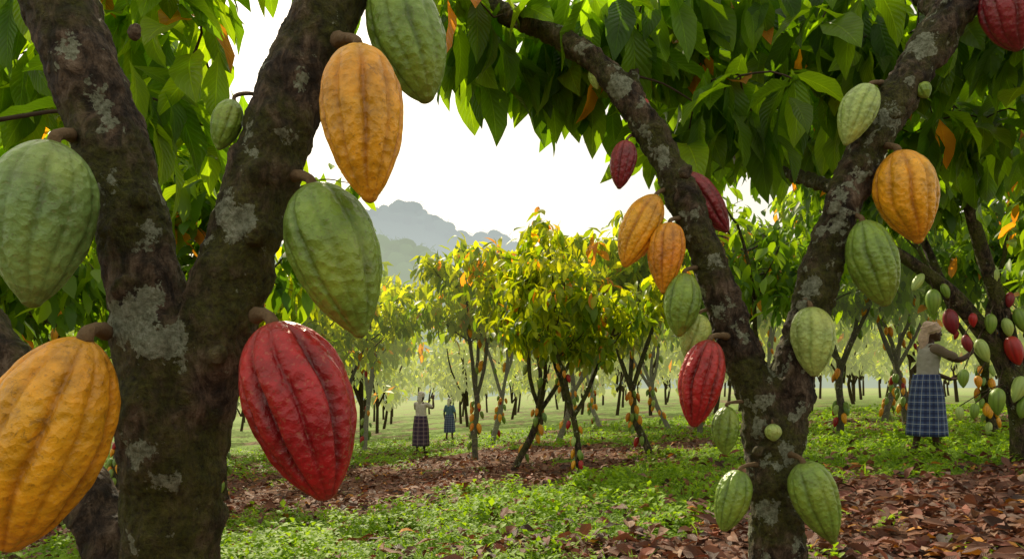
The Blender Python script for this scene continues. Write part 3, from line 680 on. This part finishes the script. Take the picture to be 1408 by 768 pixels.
EYE=simple_mat('eye_white',(.7,.68,.62),.3,5,.02)
def limb(acc,P,R,seg=14):
    P=np.asarray(P,float);rows=spline(np.hstack([P,np.asarray(R,float)[:,None]]),8*len(P))
    tube(acc,rows[:,:3],np.maximum(rows[:,3],.004),seg)
    for c,r in ((P[0],R[0]),(P[-1],R[-1])):ellip(acc,c,(r,r,r),12,8)
def hand(acc,w,d,nn,curl=.5,side=1):
    d=nrm(d);nn=nrm(np.asarray(nn)-np.dot(nn,d)*d);s=np.cross(d,nn)*side
    M=np.stack([d,s,nn],1)
    ellip(acc,w+d*.045,(.055,.042,.017),14,10,M=M)
    for i,(o,L) in enumerate(((-.030,.070),(-.010,.080),(.010,.076),(.029,.060))):
        p=w+d*.082+s*o;pts=[p-d*.02,p];a=.0
        for sl in (.45,.32,.23):
            a+=curl*(.8+.1*i);p=p+(d*math.cos(a)+nn*math.sin(a))*L*sl*1.1+s*o*.06;pts.append(p)
        limb(acc,pts,[.0095,.0092,.0085,.008,.007],8)
    p=w+d*.025-s*.030;pts=[p];
    for a,l in ((.75,.034),(.45,.030),(.15,.024)):
        p=p+(d*math.cos(a)-s*math.sin(a)+nn*.35)*l;pts.append(p)
    limb(acc,pts,[.012,.011,.010,.008],8)
def person(name,x,y,heading,arms,scale,top_m,sleeve_m,skirt_m,scarf_m,stride=.05,hem=.30,lean=.0,drape=True,headpitch=0.):
    e=empty(name,(x,y,float(gz(x,y))));e.rotation_euler=(0,0,heading);e.scale=(scale,)*3
    b=Acc();lx=lambda z:lean*max(0,z-.95)
    loft(b,[(lx(z),0,z,rx,ry) for z,rx,ry in ((.82,.08,.12),(.86,.105,.15),(.95,.11,.165),(1.05,.088,.13),(1.16,.095,.135),(1.27,.105,.150),(1.35,.09,.155),(1.395,.065,.12),(1.425,.047,.055),(1.47,.046,.047),(1.53,.048,.048))],24)
    hc=np.array([lx(1.57)+.025,0,1.565])
    ellip(b,hc,(.092,.074,.108),20,14)
    ellip(b,hc+[.030,0,-.055],(.060,.052,.058),14,10)
    ellip(b,hc+[.075,0,-.090],(.020,.024,.016),10,8)
    ellip(b,hc+[.096,0,-.014],(.016,.010,.024),10,8)
    ellip(b,hc+[.103,0,-.028],(.014,.018,.011),10,8)
    ellip(b,hc+[.092,0,-.056],(.012,.024,.008),10,8);ellip(b,hc+[.089,0,-.068],(.012,.021,.008),10,8)
    ellip(b,hc+[.078,.0,.024],(.018,.050,.012),10,8)
    for sd in(-1,1):ellip(b,hc+[-.005,sd*.075,-.012],(.018,.009,.030),10,8)
    for sd,hx in((-1,stride),(1,-stride)):
        limb(b,[(0,sd*.08,.90),(hx*.4+.015,sd*.085,.49),(hx-.01,sd*.085,.09)],[.088,.056,.034])
        limb(b,[(hx-.02,sd*.085,.10),(hx-.012,sd*.085,.05),(hx+.06,sd*.09,.040),(hx+.16,sd*.10,.022)],[.034,.038,.034,.020])
        for tt in range(5): ellip(b,(hx+.175-.008*tt,sd*(.078+.013*tt),.018),(.020,.008,.012),8,6)
    for sd,(el,wr,hd,nn,cu) in arms.items():
        sh=np.array([lx(1.36),sd*.165,1.35])
        limb(b,[sh,el,wr],[.050,.038,.025]);hand(b,np.array(wr),np.array(hd,float),np.array(nn,float),cu,sd)
    o=new_obj('body',b.mesh('body',[SKIN]),e)
    rm=o.modifiers.new('fuse','REMESH');rm.mode='VOXEL';rm.voxel_size=.0055;rm.use_smooth_shade=True
    sm=o.modifiers.new('soft','SMOOTH');sm.iterations=3
    ea=Acc()
    for sd in(-1,1):
        ellip(ea,hc+[.083,sd*.030,.004],(.010,.013,.007),10,8);ellip(ea,hc+[.0915,sd*.030,.004],(.003,.005,.005),8,6,m=1)
    new_obj('eyes',ea.mesh('eyes',[EYE,SKIN]),e)
    t=Acc();loft(t,[(lx(z),0,z,rx,ry) for z,rx,ry in ((.93,.135,.185),(.98,.132,.182),(1.05,.115,.158),(1.16,.116,.156),(1.27,.126,.168),(1.34,.112,.172),(1.385,.085,.145),(1.415,.062,.085),(1.43,.05,.06))],28,wob=-.012)
    o=new_obj('top',t.mesh('top',[top_m]),e);rm=o.modifiers.new('fuse','REMESH');rm.mode='VOXEL';rm.voxel_size=.009;rm.use_smooth_shade=True
    tx=bpy.data.textures.new('folds','CLOUDS');tx.noise_scale=.12
    dm=o.modifiers.new('folds','DISPLACE');dm.texture=tx;dm.strength=.045;dm.mid_level=.5
    sl=Acc()
    for sd,(el,wr,hd,nn,cu) in arms.items():
        sh=np.array([lx(1.36),sd*.155,1.352]);el=np.array(el);q=sh+(el-sh)*.72
        limb(sl,[sh+(sh-el)*.05,sh+(q-sh)*.5,q],[.068,.062,.060])
    o=new_obj('sleeves',sl.mesh('sleeves',[sleeve_m]),e);rm=o.modifiers.new('fuse','REMESH');rm.mode='VOXEL';rm.voxel_size=.009;rm.use_smooth_shade=True
    dm=o.modifiers.new('folds','DISPLACE');dm.texture=tx;dm.strength=.02;dm.mid_level=.5
    sk=Acc();zz=np.linspace(1.04,hem,16);tt=(1.04-zz)/(1.04-hem)
    loft(sk,[(0,0,z,.135+.035*math.sin(min(1,t_*2.2)*1.57)+.05*t_,.175+.03*math.sin(min(1,t_*2.2)*1.57)+.03*t_) for z,t_ in zip(zz,tt)],96,caps=False,wob=.05,seed=x)
    o=new_obj('wrap_skirt',sk.mesh('wrap_skirt',[skirt_m]),e);so=o.modifiers.new('cloth','SOLIDIFY');so.thickness=.006
    hs=Acc();R=np.array([[math.cos(.5),0,math.sin(.5)],[0,1,0],[-math.sin(.5),0,math.cos(.5)]])
    ellip(hs,hc+[-.018,0,.045],(.105,.092,.092),24,16,M=R)
    ellip(hs,hc+[-.055,0,.085],(.080,.076,.060),18,12,M=R)
    for j in range(4):
        a=np.linspace(0,2*np.pi,28);rr=.100-.004*j
        c=hc+np.array([-.012-.014*j,0,.030+.022*j]);ring=np.stack([c[0]+rr*np.cos(a),c[1]+rr*.88*np.sin(a),c[2]+.035*np.cos(a)],1);tube(hs,ring,.011,8)
    if drape:
        rows=spline(np.array([[hc[0]-.085,0,hc[2]+.05,.055],[hc[0]-.115,.0,hc[2]-.03,.06],[hc[0]-.125,0,hc[2]-.11,.055],[hc[0]-.13,0,hc[2]-.20,.035]]),14);tube(hs,rows[:,:3]*1.0,rows[:,3],16,lump=.06)
    o=new_obj('headscarf',hs.mesh('headscarf',[scarf_m]),e);rm=o.modifiers.new('fuse','REMESH');rm.mode='VOXEL';rm.voxel_size=.007;rm.use_smooth_shade=True
    return e
SCARF=simple_mat('scarf_print',(.62,.46,.37),.9,26,.6,.4)
person('woman_picking_cocoa',5.24,9.2,math.radians(0),{
 -1:((.27,-.22,1.22),(.50,-.17,1.34),(.9,.10,.30),(.2,.0,-1),.35),
  1:((.16,.21,1.10),(.40,.16,.98),(1,-.1,.1),(0,-.2,1),.4)},1.0,GREY_CL,BROWN_CL,PL_BLUE,SCARF,stride=.09,hem=.27,lean=.10)
person('woman_picking_cocoa',-2.46,19.6,math.radians(70),{
 -1:((.22,-.26,1.26),(.36,-.20,1.48),(.3,.1,.9),(1,0,0),.3),
  1:((.22,.26,1.22),(.34,.20,1.46),(.3,-.1,.9),(1,0,0),.3)},.98,WHITE_CL,WHITE_CL,PL_DARK,WHITE_CL,stride=.05,hem=.22,lean=.06)
person('woman_walking',-2.32,27,math.radians(70),{
 -1:((.02,-.24,1.10),(.10,-.24,.86),(.1,0,-1),(0,1,0),.3),
  1:((.0,.24,1.10),(.06,.24,.86),(.1,0,-1),(0,-1,0),.3)},.9,BLUE_CL,BLUE_CL,PL_BLUE,WHITE_CL,stride=.10,hem=.30)

# ---------------------------------------------------------------- light, sky, camera
SE,SR=math.radians(38),math.radians(-20)
w=bpy.data.worlds.new('World');scene.world=w;w.use_nodes=True;nt=w.node_tree;nt.nodes.clear()
out=nt.nodes.new('ShaderNodeOutputWorld');bg=nt.nodes.new('ShaderNodeBackground');sk=nt.nodes.new('ShaderNodeTexSky')
sk.sky_type='NISHITA';sk.sun_disc=False;sk.sun_elevation=SE;sk.sun_rotation=SR;sk.air_density=1.;sk.dust_density=5.;sk.ozone_density=1.
hz=mixc(nt,.72,sk.outputs[0],(7.9,7.3,5.9));nt.links.new(hz,bg.inputs[0]);bg.inputs[1].default_value=.145
nt.links.new(bg.outputs[0],out.inputs[0])
sl=bpy.data.lights.new('sun','SUN');sl.energy=5;sl.angle=math.radians(.5);sl.color=(1,.88,.62)
so=bpy.data.objects.new('sun',sl);scene.collection.objects.link(so)
dirv=Vector((math.sin(SR)*math.cos(SE),math.cos(SR)*math.cos(SE),math.sin(SE)))
so.rotation_euler=dirv.to_track_quat('Z','Y').to_euler();so.location=(0,0,30)
cam=bpy.data.cameras.new('camera');co=bpy.data.objects.new('camera',cam);scene.collection.objects.link(co)
co.location=(0,0,CAMZ);co.rotation_euler=(math.radians(90),0,0)
cam.lens=36*1000/1408;cam.sensor_width=36;cam.shift_y=136/1408;cam.clip_start=.05;cam.clip_end=3000
scene.camera=co
scene.view_settings.view_transform='Standard';scene.view_settings.look='None';scene.view_settings.exposure=0
